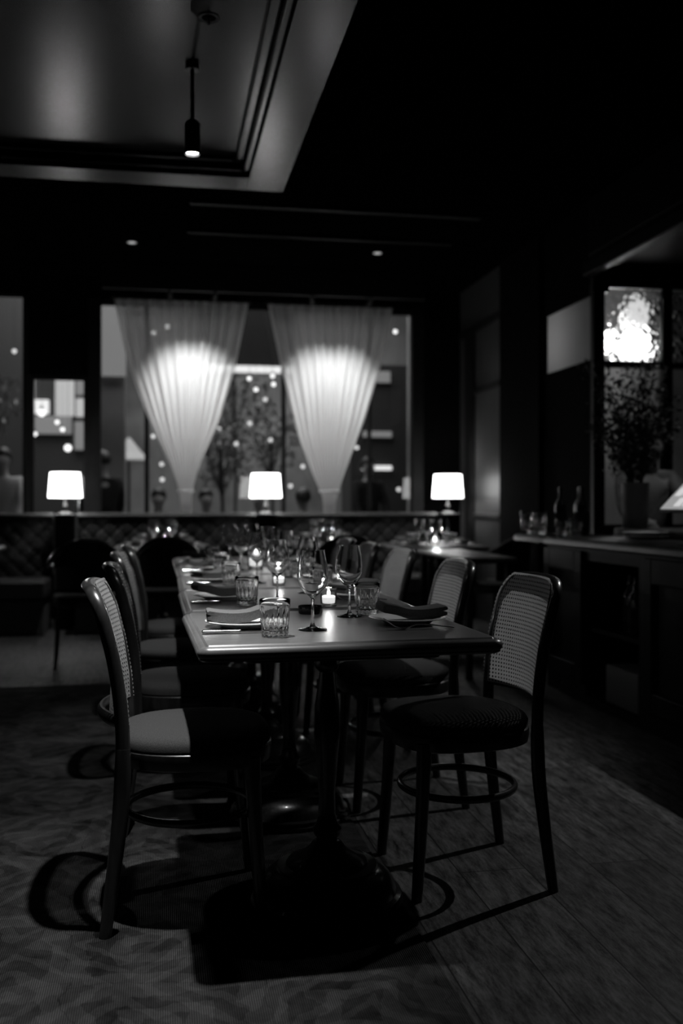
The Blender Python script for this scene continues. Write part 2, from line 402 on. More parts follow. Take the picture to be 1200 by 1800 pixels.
G().lathe([(.012, .50), (.012, 1.03)], n=10).build('stem', 'black', lb)

# main window: frame posts, muntins, panes
def bar_(g, u0, u1, z0, z1, v0=9.62, v1=9.70): return g.box(u0, u1, v0, v1, z0, z1)
g = G(); bar_(g, -.666, -.552, .93, 3.03, 9.58, 9.72); bar_(g, 2.46, 2.579, .93, 3.03, 9.60, 9.72); bar_(g, -.15, -.105, .93, 3.03); bar_(g, -.552, 2.46, 2.97, 3.03); bar_(g, 1.16, 1.2, .93, 3.03)
bar_(g, 2.02, 2.05, .93, 3.03)
g1 = struct('window_1', g, 'frame', smooth=False, bevel=.006)
G().box(-.552, 2.46, 9.655, 9.663, .93, 2.97).build('pane', 'pane', g1, smooth=False)
g = G(); bar_(g, -1.254, -1.204, 0, 3.03, 9.58, 9.72); bar_(g, -3.4, -3.3, .93, 3.03); bar_(g, -2.3, -2.25, .93, 3.03)
g6 = struct('window_6', g, 'frame', smooth=False, bevel=.006)
G().box(-3.3, -1.254, 9.655, 9.663, .93, 3.03).build('pane', 'pane', g6, smooth=False)
# glazed door under the dark header panel
g = G().box(-1.204, -1.16, 9.63, 9.68, 0, 2.28).box(-.71, -.666, 9.63, 9.68, 0, 2.28).box(-1.16, -.71, 9.63, 9.68, 0, .32).box(-1.16, -.71, 9.63, 9.68, 2.25, 2.28)
d1 = struct('door_1', g, 'frame', smooth=False)
G().box(-1.16, -.71, 9.652, 9.660, .32, 2.25).build('pane', 'pane', d1, smooth=False)
G().sweep([(-.75, 9.62, .98), (-.75, 9.585, 1.0), (-.75, 9.585, 1.25), (-.75, 9.62, 1.27)], .009, ref=(1, 0, 0)).build('handle', 'silver', d1)

# ceiling raft (lacquered coffer) : border ring with recess, inner panel, mouldings
RU, RV = .697, 5.737
def ring(g, u1, v1, wd, z0, z1, u0=-3.35, v0=-1.15):
    g.box(u1-wd, u1, v0, v1, z0, z1); g.box(u0, u1-wd, v1-wd, v1, z0, z1); return g
g = ring(G(), RU, RV, .214, 2.90, 3.2)
raft = thing('ceiling_raft', 'glossy dark wood dropped ceiling coffer at upper left', 'ceiling panel', (0, 0, 2.9))
ro = g.build('border', 'raft', raft, smooth=False, bevel=.004); ro.location = (0, 0, -2.9)
o = ring(G(), RU-.214, RV-.214, .035, 2.925, 3.1).build('moulding', 'raft', raft, smooth=False, bevel=.01); o.location = (0, 0, -2.9)
o = ring(G(), RU-.249, RV-.249, .05, 2.96, 3.1).build('moulding', 'raft', raft, smooth=False, bevel=.012); o.location = (0, 0, -2.9)
o = G().box(-3.35, RU-.299, -1.15, RV-.299, 2.985, 3.02).build('panel', 'raft', raft, smooth=False); o.location = (0, 0, -2.9)
# shallow moulded frame on the dark ceiling beyond the raft, and bar soffit
struct('trim_5', G().box(.2, 2.3, 6.95, 7.0, 3.17, 3.2).box(.2, 2.3, 7.7, 7.75, 3.17, 3.2), 'soffit', smooth=False, bevel=.008)
struct('trim_6', G().box(2.9, 4.3, 2.4, 6.46, 2.74, 2.80).box(2.86, 2.94, 2.4, 6.46, 2.66, 2.76).box(2.9, 2.95, 2.4, 6.46, 2.8, 3.2), 'soffit', smooth=False, bevel=.012)

# recessed fittings
def downlight(loc, m, label, r=.045):
    t = thing('recessed_downlight', label, 'ceiling light', loc, 0, 'recessed ceiling lights')
    G().lathe([(r*.7, -.001), (r, -.004), (r*1.05, 0), (r*1.05, .01), (r*.7, .01)], n=28, closed=True).build('trim_ring', 'plinth' if m == 'off' else 'black', t)
    G().lathe([(.001, -.002), (r*.7, -.002), (r*.7, .008)], n=24).build('lens', 'darkwall' if m == 'off' else m, t)
    if m == 'off': G().lathe([(.001, -.03), (.006, -.028), (.006, 0)], n=10).build('sensor_tip', 'plinth', t)
downlight((.185, 3.896, 2.985), 'off', 'unlit pale ringed ceiling fitting in the coffer near the top edge', .04)
downlight((-.226, 8.2, 3.2), 'dimlens', 'small dim downlight in dark ceiling above the left far table')
downlight((1.793, 8.18, 3.2), 'dimlens', 'small dim downlight in dark ceiling above the right far table')
def pendant(u, v, label):
    t = thing('pendant_spotlight', label, 'spotlight', (u, v, 2.60), 0, 'spotlights hanging over the long table')
    G().lathe([(.03, .0), (.034, .004), (.034, .13), (.022, .145), (.001, .146)], n=24).lathe([(.026, .012), (.034, .0), (.03, .0)], n=24).build('housing', 'black', t)
    G().lathe([(.001, .010), (.028, .010)], n=24).build('lens', 'lens', t)
    G().lathe([(.009, .14), (.009, .40)], n=10).build('stem', 'black', t)
    G().lathe([(.001, .362), (.03, .362), (.03, .385), (.001, .385)], n=20).build('ceiling_rose', 'black', t)
pendant(.10, 2.44, 'black pendant spotlight above the nearest table, its beam on the place settings')
pendant(.135, 4.33, 'black pendant spotlight with bright round lens hanging under the coffer')
# track with four curtain spots
tr = G().box(-.5, 2.4, 8.88, 8.92, 2.97, 3.2).build('spotlight_track', 'black', smooth=False); tag(tr, 'black ceiling track running above the curtains', 'track')
names = ['leftmost', 'second from left', 'third from left', 'rightmost']
for k, (su, tu) in enumerate(TRACK):
    t = thing('track_spotlight', 'small black spotlight head on the curtain track, %s of the four' % names[k], 'spotlight', (su, 8.90, 2.97), 0, 'spotlights on the curtain track')
    d = (Vector((tu, 9.42, 2.10))-Vector((su, 8.90, 2.85))).normalized()
    e = Vector((0, 0, -.012)); G().sweep([e, e+d*.08], .022, ref=(1, 0, 0), n=16).build('head', 'black', t)
    G().sweep([(0, 0, .003), (0, 0, -.03)], .008, ref=(1, 0, 0), n=8).build('bracket', 'black', t)

# ------------------------------------------------------------ curtains
def interp(tab, z):
    tab = sorted([(zz, uu) for (uu, zz) in tab])
    if z <= tab[0][0]: return tab[0][1]
    for i in range(len(tab)-1):
        if z <= tab[i+1][0]:
            a, b = tab[i], tab[i+1]; t = (z-a[0])/(b[0]-a[0]); return a[1]+(b[1]-a[1])*t
    return tab[-1][1]
def curtain(lt, rt, ztop, label, ph):
    t = thing('sheer_curtain', label, 'curtain', ((lt[0][0]+rt[0][0])/2, 9.45, .97), 0, 'sheer tied curtains in the main window')
    u0, v0, z0 = t.location
    def sm(tab, z): return (interp(tab, z-.06)+interp(tab, z)*2+interp(tab, z+.06))/4
    def fn(s, q):
        z = .985+(ztop-.985)*q
        l = sm(lt, z); r = sm(rt, z); wd = r-l
        A = .006+.010*min(1, wd)
        ss = s+.015*math.sin(9*s+ph)
        y = A*math.sin(2*PI*13*ss+ph)+A*.5*math.sin(2*PI*5.3*s+ph*2)
        if abs(z-1.21) < .03: A *= .5
        return (l+wd*s-u0, 9.45+y-v0, z-z0)
    G().grid(fn, 260, 60).build('drape', 'curtain', t)
    um = (sm(lt, 1.21)+sm(rt, 1.21))/2; wd = (sm(rt, 1.21)-sm(lt, 1.21))
    G().sweep([(um-u0+math.cos(a)*(wd/2+.01), math.sin(a)*.05, 1.21-z0) for a in [2*PI*k/20 for k in range(20)]], .006, .014, ref=(0, 0, 1), closed=True).build('tieback', 'white', t)
    G().sweep([(sm(lt, ztop)-u0-.02, 0, ztop-z0+.01), (sm(rt, ztop)-u0+.02, 0, ztop-z0+.01)], .012, ref=(0, 0, 1)).sweep([(sm(lt, ztop)-u0, 0, ztop-z0+.01), (sm(lt, ztop)-u0, .15, ztop-z0+.05)], .006, ref=(1, 0, 0), n=6).sweep([(sm(rt, ztop)-u0, 0, ztop-z0+.01), (sm(rt, ztop)-u0, .15, ztop-z0+.05)], .006, ref=(1, 0, 0), n=6).build('rod', 'black', t)
curtain([(-.425, 2.992), (-.296, 2.389), (-.104, 1.864), (.094, 1.441), (.173, 1.228), (.189, 1.015)],
        [(.823, 3.0), (.705, 2.414), (.544, 1.873), (.358, 1.442), (.295, 1.228), (.284, 1.015)], 2.99, 'left white sheer curtain gathered low, glowing in the main window', .4)
curtain([(1.002, 3.0), (1.122, 2.424), (1.302, 1.721), (1.451, 1.34), (1.539, 1.15), (1.539, .985)],
        [(2.224, 3.0), (2.111, 2.449), (1.941, 1.894), (1.773, 1.452), (1.673, 1.177), (1.65, .985)], 2.99, 'right white sheer curtain gathered low, glowing in the main window', 1.7)

# ------------------------------------------------------------ long row of square tables
TW, TD, TH = .755, .745, .76
def make_table():
    t = thing('square_table', '', 'table')
    H = TH
    G().rr(TW, TD, .03, [(.02, H-.040), (.012, H-.038), (.006, H-.034), (.006, H-.030), (.002, H-.026), (0, H-.018), (.004, H-.009), (.012, H-.004), (.020, H-.003), (.0215, H-.0045), (.023, H-.003), (.026, H)]).build('tabletop', 'table', t)
    G().rr(.5, .5, .02, [(0, H-.062), (0, H-.040)]).build('underframe', 'iron', t, bevel=.003)
    prof = [(.03, .17), (.045, .185), (.05, .20), (.036, .215), (.030, .24), (.028, .30), (.036, .38), (.045, .46), (.042, .54), (.03, .60), (.026, .63), (.040, .64), (.044, .655), (.03, .668), (.05, .69), (.12, H-.062)]
    prof = [(rr_*(.8 if z_ < .66 else 1), z_) for (rr_, z_) in prof]
    G().lathe(prof, n=32).build('column', 'iron', t)
    base = [(.215, 0), (.222, .004), (.222, .014), (.213, .019), (.217, .024), (.217, .030), (.204, .035), (.199, .05), (.186, .075), (.166, .092), (.148, .100), (.145, .108), (.120, .112), (.115, .120), (.08, .135), (.055, .155), (.042, .172), (.03, .176)]
    base = [(rr_*.94, z_*.95) for (rr_, z_) in base]
    G().lathe(base, n=56, capb=True).build('base', 'iron', t)
    return t
table = Kind(make_table())
TP = [(.450, 2.700, 1.6), (.445, 3.475, .4), (.450, 4.255, -.3), (.452, 5.035, .3), (.448, 5.815, 0)]
ordn = ['nearest', 'second', 'third', 'fourth', 'farthest']
for i, (u, v, a) in enumerate(TP):
    table.put((u, v, 0.007 if v < 6 else 0), R(a), '%s square wooden table of the long row, on iron pedestal' % ordn[i], 'square tables joined in a long row')

# ------------------------------------------------------------ cane back bentwood chair (front = +y)
def bez(pts, n=6):
    """catmull-rom through the points"""
    P = [Vector(p) for p in pts]; out = []
    for i in range(len(P)-1):
        p0 = P[max(i-1, 0)]; p1 = P[i]; p2 = P[i+1]; p3 = P[min(i+2, len(P)-1)]
        for k in range(n):
            t = k/n
            out.append(.5*((2*p1)+(p2-p0)*t+(2*p0-5*p1+4*p2-p3)*t*t+(3*p1-p0-3*p2+p3)*t**3))
    out.append(P[-1]); return out
def seat_out(k, n, a=.215, b=.208, e=2.7):
    t = 2*PI*k/n; c, s_ = math.cos(t), math.sin(t)
    x = a*math.copysign(abs(c)**(2/e), c); y = b*math.copysign(abs(s_)**(2/e), s_)
    return x*(1+.07*y/b), y+.005
def seat_geo(prof, n=44):
    g = G(); v = []; f = []
    for (sc_, z) in prof:
        for k in range(n):
            x, y = seat_out(k, n); v.append((x*sc_, y*sc_, z))
    m = len(prof)
    for i in range(m-1):
        for k in range(n): f.append((i*n+k, i*n+(k+1) % n, (i+1)*n+(k+1) % n, (i+1)*n+k))
    f.append(tuple(reversed(range(n)))); f.append(tuple(range((m-1)*n, m*n)))
    return g.add(v, f)
def ypost(z):
    T = [(.42, -.178), (.5, -.178), (.6, -.186), (.7, -.203), (.8, -.228), (.89, -.266)]
    for i in range(len(T)-1):
        if z <= T[i+1][0]:
            t = (z-T[i][0])/(T[i+1][0]-T[i][0]); t = max(t, 0); return T[i][1]+(T[i+1][1]-T[i][1])*t
    return T[-1][1]
def make_chair():
    t = thing('cane_chair', '', 'chair')
    seat_geo([(.97, .452), (1.0, .456), (1.0, .470), (.965, .482), (.86, .490), (.5, .495), (.05, .496)]).build('seat', 'seat', t)
    seat_geo([(.96, .405), (1.0, .409), (1.015, .43), (1.01, .448), (.985, .453)]).build('seat_frame', 'chair', t)
    for s in (-1, 1):
        G().sweep(bez([(s*.178, .150, .43), (s*.183, .158, .25), (s*.192, .176, 0)], 5), [.0225-.007*k/10 for k in range(11)], ref=(0, 1, 0), n=12).build('leg', 'chair', t)
        G().sweep(bez([(s*.195, -.178, .47), (s*.196, -.185, .30), (s*.205, -.222, 0)], 5), [.0185, .0195, .0205, .021, .021, .0205, .0195, .0185, .0175, .0165, .0155], [.0135]+[.0145]*10, ref=(1, 0, 0), n=12).build('leg', 'chair', t)
    # bent hoop of the back
    R_ = []
    for z in (.46, .54, .62, .70, .77): R_.append((.195-.004*(z-.46)/.3, ypost(z), z))
    R_ += [(.186, ypost(.81), .812), (.170, ypost(.845), .846), (.140, ypost(.862)-.004, .866), (.09, ypost(.872)-.012, .873), (0, ypost(.876)-.016, .875)]
    pts = R_ + [(-x, y, z) for (x, y, z) in reversed(R_[:-1])]
    P = bez(pts, 4); n = len(P)
    G().sweep(P, [.0125]*n, [.0180]*n, ref=(0, 1, 0), n=12).build('back_frame', 'chair', t)
    # lower rail bowed backwards
    def bow(z): return .014+(.062-.014)*min(1, max(0, (.88-z)/.36))
    zl = .535
    P = [(.19*s, ypost(zl)-bow(zl)*(1-s*s)-.002, zl) for s in [k/12 for k in range(-12, 13)]]
    G().sweep(P, .011, .017, ref=(0, 0, 1), n=10).build('back_rail', 'chair', t)
    def hw(z):
        if z < .80: return .2005
        q = min(1, (z-.80)/.086); return .2005-.10*(1-math.sqrt(max(0, 1-q*q)))
    def fn(s, q):
        z = zl-.005+(.886-zl)*q; x = (2*s-1)*hw(z)
        return (x, ypost(z)-bow(z)*(1-(2*s-1)**2)+.0195, z)
    def uv(s, q): z = zl-.005+(.886-zl)*q; return ((2*s-1)*hw(z)*1.03+1, q*.365+1)
    G().grid(fn, 24, 24, uv).build('cane_panel', 'cane', t)
    # stretcher hoop
    P = [(.178*math.cos(a), .170*math.sin(a)-.006, .265) for a in [2*PI*k/36 for k in range(36)]]
    G().sweep(P, .009, .011, ref=(0, 0, 1), closed=True, n=10).build('stretcher', 'chair', t)
    return t
chair = Kind(make_chair())
LC = [(.085, 2.775, 0, 'left'), (.095, 3.545, 1.5, 'left'), (.085, 4.33, -1, 'left'), (.10, 5.10, 1, 'left')]
RC = [(.865, 2.865, 2, 'right'), (.865, 3.66, -1, 'right'), (.862, 4.52, 1, 'right'), (.865, 5.30, 0, 'right'), (.86, 5.95, 2, 'right')]
for i, (u, v, a, s) in enumerate(LC):
    chair.put((u, v, .007), R(-90+a), 'cane back bentwood chair on the left side of the long table, %s from the camera' % ['first', 'second', 'third', 'fourth'][i] , 'cane back chairs along the long table')
for i, (u, v, a, s) in enumerate(RC):
    chair.put((u, v, .0), R(90+a), 'cane back bentwood chair on the right side of the long table, %s from the camera' % ['first', 'second', 'third', 'fourth', 'fifth'][i], 'cane back chairs along the long table')

# ------------------------------------------------------------ tableware
def make_plate():
    o = G().lathe([(.001, .003), (.055, .003), (.06, .0), (.066, .002), (.075, .009), (.106, .015), (.108, .0175), (.105, .0185), (.076, .0125), (.065, .007), (.001, .006)], n=56).build('plate', 'plate')
    return tag(o, cat='plate')
def make_napkin():
    t = None
    # side profile of a cloth folded in two layers, sagging in the middle
    n = 22; L_ = .172
    def sag(s): return -.008*math.sin(PI*min(1, s*1.25))+(.012*max(0, s-.62)/.38)
    lay = []
    for k in range(n+1):
        s = k/n; lay.append((s*L_-L_/2, sag(s)))
    out = []
    # bottom edge, left to right
    for (x, z) in lay: out.append((x, z+.013))
    # right end: rounded fold
    out += [(L_/2+.006, lay[-1][1]+.018), (L_/2+.008, lay[-1][1]+.027), (L_/2+.006, lay[-1][1]+.037)]
    for (x, z) in reversed(lay): out.append((x, z+.042))
    # left end: two rounded layers with a cleft
    z0 = lay[0][1]
    out += [(-L_/2-.006, z0+.039), (-L_/2-.006, z0+.032), (-L_/2+.004, z0+.0285), (-L_/2+.020, z0+.0278), (-L_/2+.004, z0+.027), (-L_/2-.005, z0+.023), (-L_/2-.005, z0+.016)]
    W = [-.040, -.037, -.032, 0, .032, .037, .040]; SC = [.80, .93, 1, 1.0, 1, .93, .80]
    v = []; f = []; m = len(out); zc = .0275
    for w_, s_ in zip(W, SC):
        for (x, z) in out: v.append((x*(1-.02*(1-s_)), w_+.003*math.sin(x*40), zc+(z-zc)*s_))
    for i in range(len(W)-1):
        for k in range(m): f.append((i*m+k, i*m+(k+1) % m, (i+1)*m+(k+1) % m, (i+1)*m+k))
    f.append(tuple(range(m))); f.append(tuple(reversed(range((len(W)-1)*m, len(W)*m))))
    o = G().add(v, f).build('napkin', 'napkin'); return tag(o, cat='napkin')
def make_knife():
    t = thing('table_knife', '', 'knife')
    G().sweep([(-.112, 0, .006), (-.109, 0, .006), (-.09, 0, .006), (-.05, 0, .006), (-.02, 0, .006), (-.014, 0, .006)], [.004, .0075, .0078, .006, .0055, .007], [.003, .0052, .0054, .0045, .004, .0055], n=12).build('handle', 'silver', t)
    out = [(-.014, .004), (0, .006), (.03, .009), (.07, .0095), (.095, .0075), (.108, 0), (.10, -.004), (0, -.005), (-.014, -.004)]
    v = [(x, y, .003) for x, y in out]+[(x, y, .0052) for x, y in out]; n = len(out)
    G().add(v, [tuple(reversed(range(n))), tuple(range(n, 2*n))]+[(k, (k+1) % n, n+(k+1) % n, n+k) for k in range(n)]).build('blade', 'silver', t, smooth=False)
    return t
def make_fork():
    # handle end at +x, tines at -x
    t = thing('table_fork', '', 'fork')
    G().sweep(bez([(.10, 0, .003), (.09, 0, .004), (.03, 0, .012), (0, 0, .013), (-.03, 0, .004)], 4), [.009]*3+[.007]*4+[.0045]*4+[.0035]*4+[.006]*2, [.0016]*17, ref=(0, 0, 1), n=10).build('handle', 'silver', t)
    g = G()
    g.sweep(bez([(-.028, 0, .005), (-.038, 0, .003), (-.052, 0, .005)], 4), [.006, .008, .0095, .0105, .011, .011, .011, .011, .011], [.0013]*9, ref=(0, 0, 1), n=10)
    for y in (-.0096, -.0032, .0032, .0096): g.sweep(bez([(-.048, y, .0045), (-.065, y, .012), (-.09, y*.9, .030)], 4), [.0019]*8+[.001], [.0012]*9, ref=(0, 0, 1), n=6)
    g.build('tines', 'silver', t); return t
def make_rocks():
    h = .094
    def mod(a, z):
        if z < .006 or z > .07: return 0
        q = 1 if z < .045 else (.07-z)/.025
        if z < .034: return -.0016*abs(math.sin(8*a+z*150))*q-.0016*abs(math.sin(8*a-z*150))*q
        return -.0016*abs(math.cos(8*a))*q
    outer = [(.001, .004), (.02, .003), (.029, .0), (.033, .002), (.0345, .006)]+[(.0345+.0042*(z/h), z) for z in [.010+.004*k for k in range(15)]]+[(.0385, .078), (.0388, h-.001), (.0382, h)]
    inner = [(.0371, h-.0008), (.0364, .08), (.034, .04), (.033, .022), (.030, .016), (.015, .014), (.001, .0135)]
    o = G().lathe(outer, n=128, mod=mod).build('rocks_glass', 'glass')
    me = o.data; bm = bmesh.new(); bm.from_mesh(me)
    g = G().lathe(inner, n=128)
    vs = [bm.verts.new(p) for p in g.v]
    for f in g.f: bm.faces.new([vs[i] for i in f])
    bm.verts.ensure_lookup_table()
    top = [bm.verts[(len(outer)-1)*128+k] for k in range(128)]; it = vs[:128]
    for k in range(128): bm.faces.new((top[k], top[(k+1) % 128], it[(k+1) % 128], it[k]))
    bmesh.ops.remove_doubles(bm, verts=bm.verts, dist=.0004*.5)
    bmesh.ops.recalc_face_normals(bm, faces=bm.faces); bm.to_mesh(me); bm.free(); me.shade_smooth()
    return tag(o, cat='glass')
def make_wine():
    prof = [(.0006, .0), (.036, .0), (.0382, .0015), (.037, .003), (.02, .0055), (.008, .010), (.0048, .018), (.0038, .035), (.0036, .065), (.0045, .082), (.009, .088), (.021, .097), (.033, .112), (.0405, .132), (.0415, .146), (.039, .170), (.034, .196), (.0318, .209), (.0312, .2095),
            (.0306, .209), (.0327, .196), (.0377, .170), (.0402, .146), (.0392, .132), (.0318, .1135), (.020, .0995), (.009, .0915), (.0006, .0895)]
    o = G().lathe(prof, n=56).build('wine_glass', 'glass'); o.data.shade_smooth()
    return tag(o, cat='glass')
def make_votive(lit=True, h=.062, r=.026):
    t = thing('votive_candle', '', 'candle')
    G().lathe([(.0006, .0), (r-.002, 0), (r, .002), (r+.001, h), (r-.001, h+.0005), (r-.0025, .012), (r-.005, .009), (.0006, .009)], n=40).build('holder', 'glass', t)
    G().lathe([(.0006, .0105), (r-.004, .0105), (r-.004, .030), (r-.006, .031), (.0006, .0295)], n=28).build('wax', 'wax', t)
    G().lathe([(.0006, .031), (.003, .033), (.005, .040), (.0035, .048), (.0006, .056)], n=14).build('flame', 'flame', t)
    return t
plate, napkin, knife, fork, rocks, wine, votive = [Kind(f()) for f in (make_plate, make_napkin, make_knife, make_fork, make_rocks, make_wine, make_votive)]
random.seed(3)
TZ = TH+.007
side = {-1: 'left', 1: 'right'}
for i, (tu, tv, a) in enumerate(TP):
    on = '%s table of the long row' % ordn[i]
    def J(s=.008): return random.uniform(-s, s) if i else 0
    for s in (-1, 1):
        u = tu+s*.225+J(); v = tv-.01+J()
        sd = side[s]
        plate.put((u, v, TZ), 0, 'white side plate at the %s place on the %s' % (sd, on), 'plates along the long table')
        napkin.put((u+.012*s, v, TZ+.0072), R(-8+J(6)*100 if i else (0 if s < 0 else 183)), 'folded grey napkin lying on the %s plate of the %s' % (sd, on), 'napkins along the long table')
        knife.put((tu+s*.235, tv-.155 if s < 0 else tv+.155, TZ), R(0 if s < 0 else 180), 'silver knife beside the %s plate of the %s' % (sd, on), 'knives along the long table')
        fork.put((tu+s*.215, tv+.155 if s < 0 else tv-.155, TZ), R(180 if s < 0 else 2), 'silver fork beside the %s plate of the %s' % (sd, on), 'forks along the long table')
        rocks.put((tu-.17+J() if s < 0 else tu+.157+J(), tv-.23 if s < 0 else tv+.214, TZ), R(11*i), 'cut glass tumbler by the %s place of the %s' % (sd, on), 'tumblers along the long table')
        wine.put((tu-.058+J() if s < 0 else tu+.094+J(), tv-.12 if s < 0 else tv+.166, TZ), 0, 'stemmed wine glass by the %s place of the %s' % (sd, on), 'wine glasses along the long table')
votive.put((.533, 3.165, TZ), 0, 'lit votive candle in clear glass behind the black dish', 'votive candles')
votive.put((.47, 5.0, TZ), 0, 'lit votive candle on the fourth table of the long row', 'votive candles', (1.5, 1.5, 1.7))
votive.put((.47, 4.0, TZ), 0, 'lit votive candle on the third table of the long row', 'votive candles')
o = G().lathe([(.001, 0), (.034, 0), (.0365, .004), (.0375, .022), (.0365, .024), (.034, .022), (.032, .008), (.001, .006)], n=40).build('ashtray', 'ash', loc=(.444, 2.965, TZ)); tag(o, 'small round black dish near the back edge of the nearest table', 'dish')
for (u, v, p) in [(.533, 3.165, .25), (.47, 5.0, .8), (.47, 4.0, .25)]:
    lamp('candle_light', 'POINT', (u, v, TZ+.075), p, shadow_soft_size=.01)

# ------------------------------------------------------------ far tables by the banquettes
FT = [(0.02, 8.03, 'left'), (1.33, 8.06, 'middle'), (2.18, 7.88, 'right'), (-1.60, 8.03, 'leftmost')]
for (u, v, nm) in FT:
    table.put((u, v, 0), 0, '%s square table in the far row before the banquettes' % nm, 'square tables by the banquettes')
    k = 0
    for (du, dv) in [(-.2, -.17), (.2, -.17), (-.2, .17), (.2, .17)]:
        q = ['front left', 'front right', 'back left', 'back right'][k]
        plate.put((u+du, v+dv, TH), 0, 'white plate at the %s place of the %s far table' % (q, nm), 'plates on the far tables')
        napkin.put((u+du, v+dv, TH+.0072), R(90), 'folded napkin at the %s place of the %s far table' % (q, nm), 'napkins on the far tables')
        wine.put((u+du*.35, v+dv*.75, TH), 0, 'wine glass at the %s place of the %s far table' % (q, nm), 'wine glasses on the far tables')
        rocks.put((u+du*.45+.07*(1 if du > 0 else -1), v+dv*.1*(1)+(.05 if dv > 0 else -.05), TH), 0, 'tumbler at the %s place of the %s far table' % (q, nm), 'tumblers on the far tables')
        k += 1
    votive.put((u, v-.30 if nm != 'right' else v-.1, TH), 0, 'lit votive candle on the %s far table' % nm, 'votive candles on the far tables', (1.2, 1.2, 1.2))
    lamp('candle_light', 'POINT', (u, v-.15, TH+.12), 3.2, shadow_soft_size=.01)

# dark low-back armchairs around the far tables
def make_arm():
    t = thing('bentwood_armchair', '', 'chair')
    seat_geo([(.9, .44), (1.0, .445), (1.0, .47), (.9, .485), (.3, .49), (.05, .49)]).build('seat', 'darkfab', t)
    seat_geo([(.96, .40), (1.01, .41), (1.01, .44), (.97, .445)]).build('seat_frame', 'chair', t)
    for s in (-1, 1):
        G().sweep([(s*.18, .16, .42), (s*.20, .19, 0)], [.018, .011], ref=(0, 1, 0)).build('leg', 'chair', t)
        G().sweep([(s*.17, -.17, .42), (s*.20, -.22, 0)], [.018, .011], ref=(0, 1, 0)).build('leg', 'chair', t)
        G().sweep([(s*.19, .10, .44), (s*.235, .08, .66)], .012, ref=(0, 1, 0)).build('arm_post', 'chair', t)
    P = [(.25*math.sin(a), -.02-.24*math.cos(a), .67+.18*max(0, math.cos(a))**1.3) for a in [R(-115+230*k/30) for k in range(31)]]
    G().sweep(P, .013, .017, ref=(0, 0, 1)).build('back_rail', 'chair', t)
    G().grid(lambda s, q: ((.235)*math.sin(R(-62+124*s)), -.02-.225*math.cos(R(-62+124*s)), .50+(q)*(.16+.18*max(0, math.cos(R(-62+124*s)))**1.3)), 16, 8).build('back_panel', 'darkfab', t, solid=.012)
    return t
arm = Kind(make_arm())
for (u, v, a, lb_) in [(-.50, 7.02, 4, 'dark bentwood armchair facing away on bare floor left of the long row'), (.05, 7.40, 0, 'dark armchair tucked under the left far table'), (1.36, 7.42, 0, 'dark armchair tucked under the middle far table'),
                       (2.62, 7.50, 35, 'dark armchair beside the right far table near the panelled wall'), (-1.35, 6.70, 20, 'dark armchair at the far left of the room')]:
    arm.put((u, v, 0), R(a), lb_, 'dark low back armchairs')

# banquettes, lamp piers, lamps
def banquette(u0, u1, label):
    t = thing('banquette', label, 'bench', ((u0+u1)/2, 8.9, 0), 0, 'tufted banquettes under the windows')
    h = (u1-u0)/2
    G().rr(2*h, .52, .04, [(.02, .30), (0, .32), (0, .44), (.02, .46)], c=(0, -.16)).build('seat_cushion', 'leather', t)
    G().box(-h+.02, h-.02, -.36, .30, 0, .295).build('plinth', 'plinth', t, smooth=False, bevel=.006)  # lighter tone stands for light falling on the plinth front
    def fn(s, q):
        x = -h+2*h*s; z = .44+.54*q; p = .145
        a = (x/p+z/p); b = (x/p-z/p)
        d = min(abs(a-round(a)), abs(b-round(b)))
        nb = math.hypot(a-round(a), b-round(b))
        return (x, .12+.05*(q)-.013*min(1, d*5)+.012*max(0, 1-nb*4), z)
    g = G().grid(fn, 160, 52); g.build('tufted_back', 'leather', t)
    G().box(-h, h, .19, .30, .30, .98).build('back_board', 'leather', t, smooth=False, bevel=.01)
    G().sweep([(-h, .20, .985), (h, .20, .985)], .075, .028, ref=(0, 0, 1), n=16).build('top_roll', 'leather', t)
banquette(-3.35, -.93, 'tufted banquette at the far left, left of the first lamp pier')
banquette(-.72, .85, 'tufted banquette between the left and middle table lamps')
banquette(1.04, 2.55, 'tufted banquette between the middle and right table lamps')
def table_lamp(u, label, d):
    p = thing('lamp_pier', 'dark wooden pier %s' % d, 'pier', (u, 8.95, 0), 0, 'dark lamp piers between banquettes')
    G().box(-.075, .075, -.05, .24, 0, .985).build('body', 'darkwall', p, smooth=False, bevel=.006)
    G().box(-.088, .088, -.06, .25, .985, 1.002).build('cap', 'black', p, smooth=False, bevel=.004)
    t = thing('table_lamp', label, 'lamp', (u, 9.06, 1.002), 0, 'white shaded table lamps')
    G().lathe([(.001, 0), (.06, 0), (.062, .006), (.05, .014), (.015, .022), (.012, .05), (.022, .07), (.012, .09), (.008, .13), (.008, .26)], n=28).build('base', 'black', t)
    G().lathe([(.146, .145), (.128, .365), (.124, .365), (.142, .145)], n=40, closed=True).build('shade', 'shade', t)
    g = G()
    for k in range(3):
        a = 2*PI*k/3; g.sweep([(0, 0, .25), (.127*math.cos(a), .127*math.sin(a), .34)], .002, ref=(0, 0, 1), n=6)
    g.build('shade_carrier', 'black', t)
    G().ball((0, 0, .22), .03).build('bulb', 'bulb', t)
table_lamp(-.825, 'white shaded table lamp, leftmost of the three on the banquette piers', 'under the leftmost table lamp')
table_lamp(.943, 'white shaded table lamp between the two curtains', 'under the table lamp between the curtains')
table_lamp(2.665, 'white shaded table lamp beside the panelled right wall', 'under the table lamp by the right wall')
for u in (-.825, .943, 2.665): lamp('table_lamp_light', 'POINT', (u, 9.06, 1.22), 7, shadow_soft_size=.08)

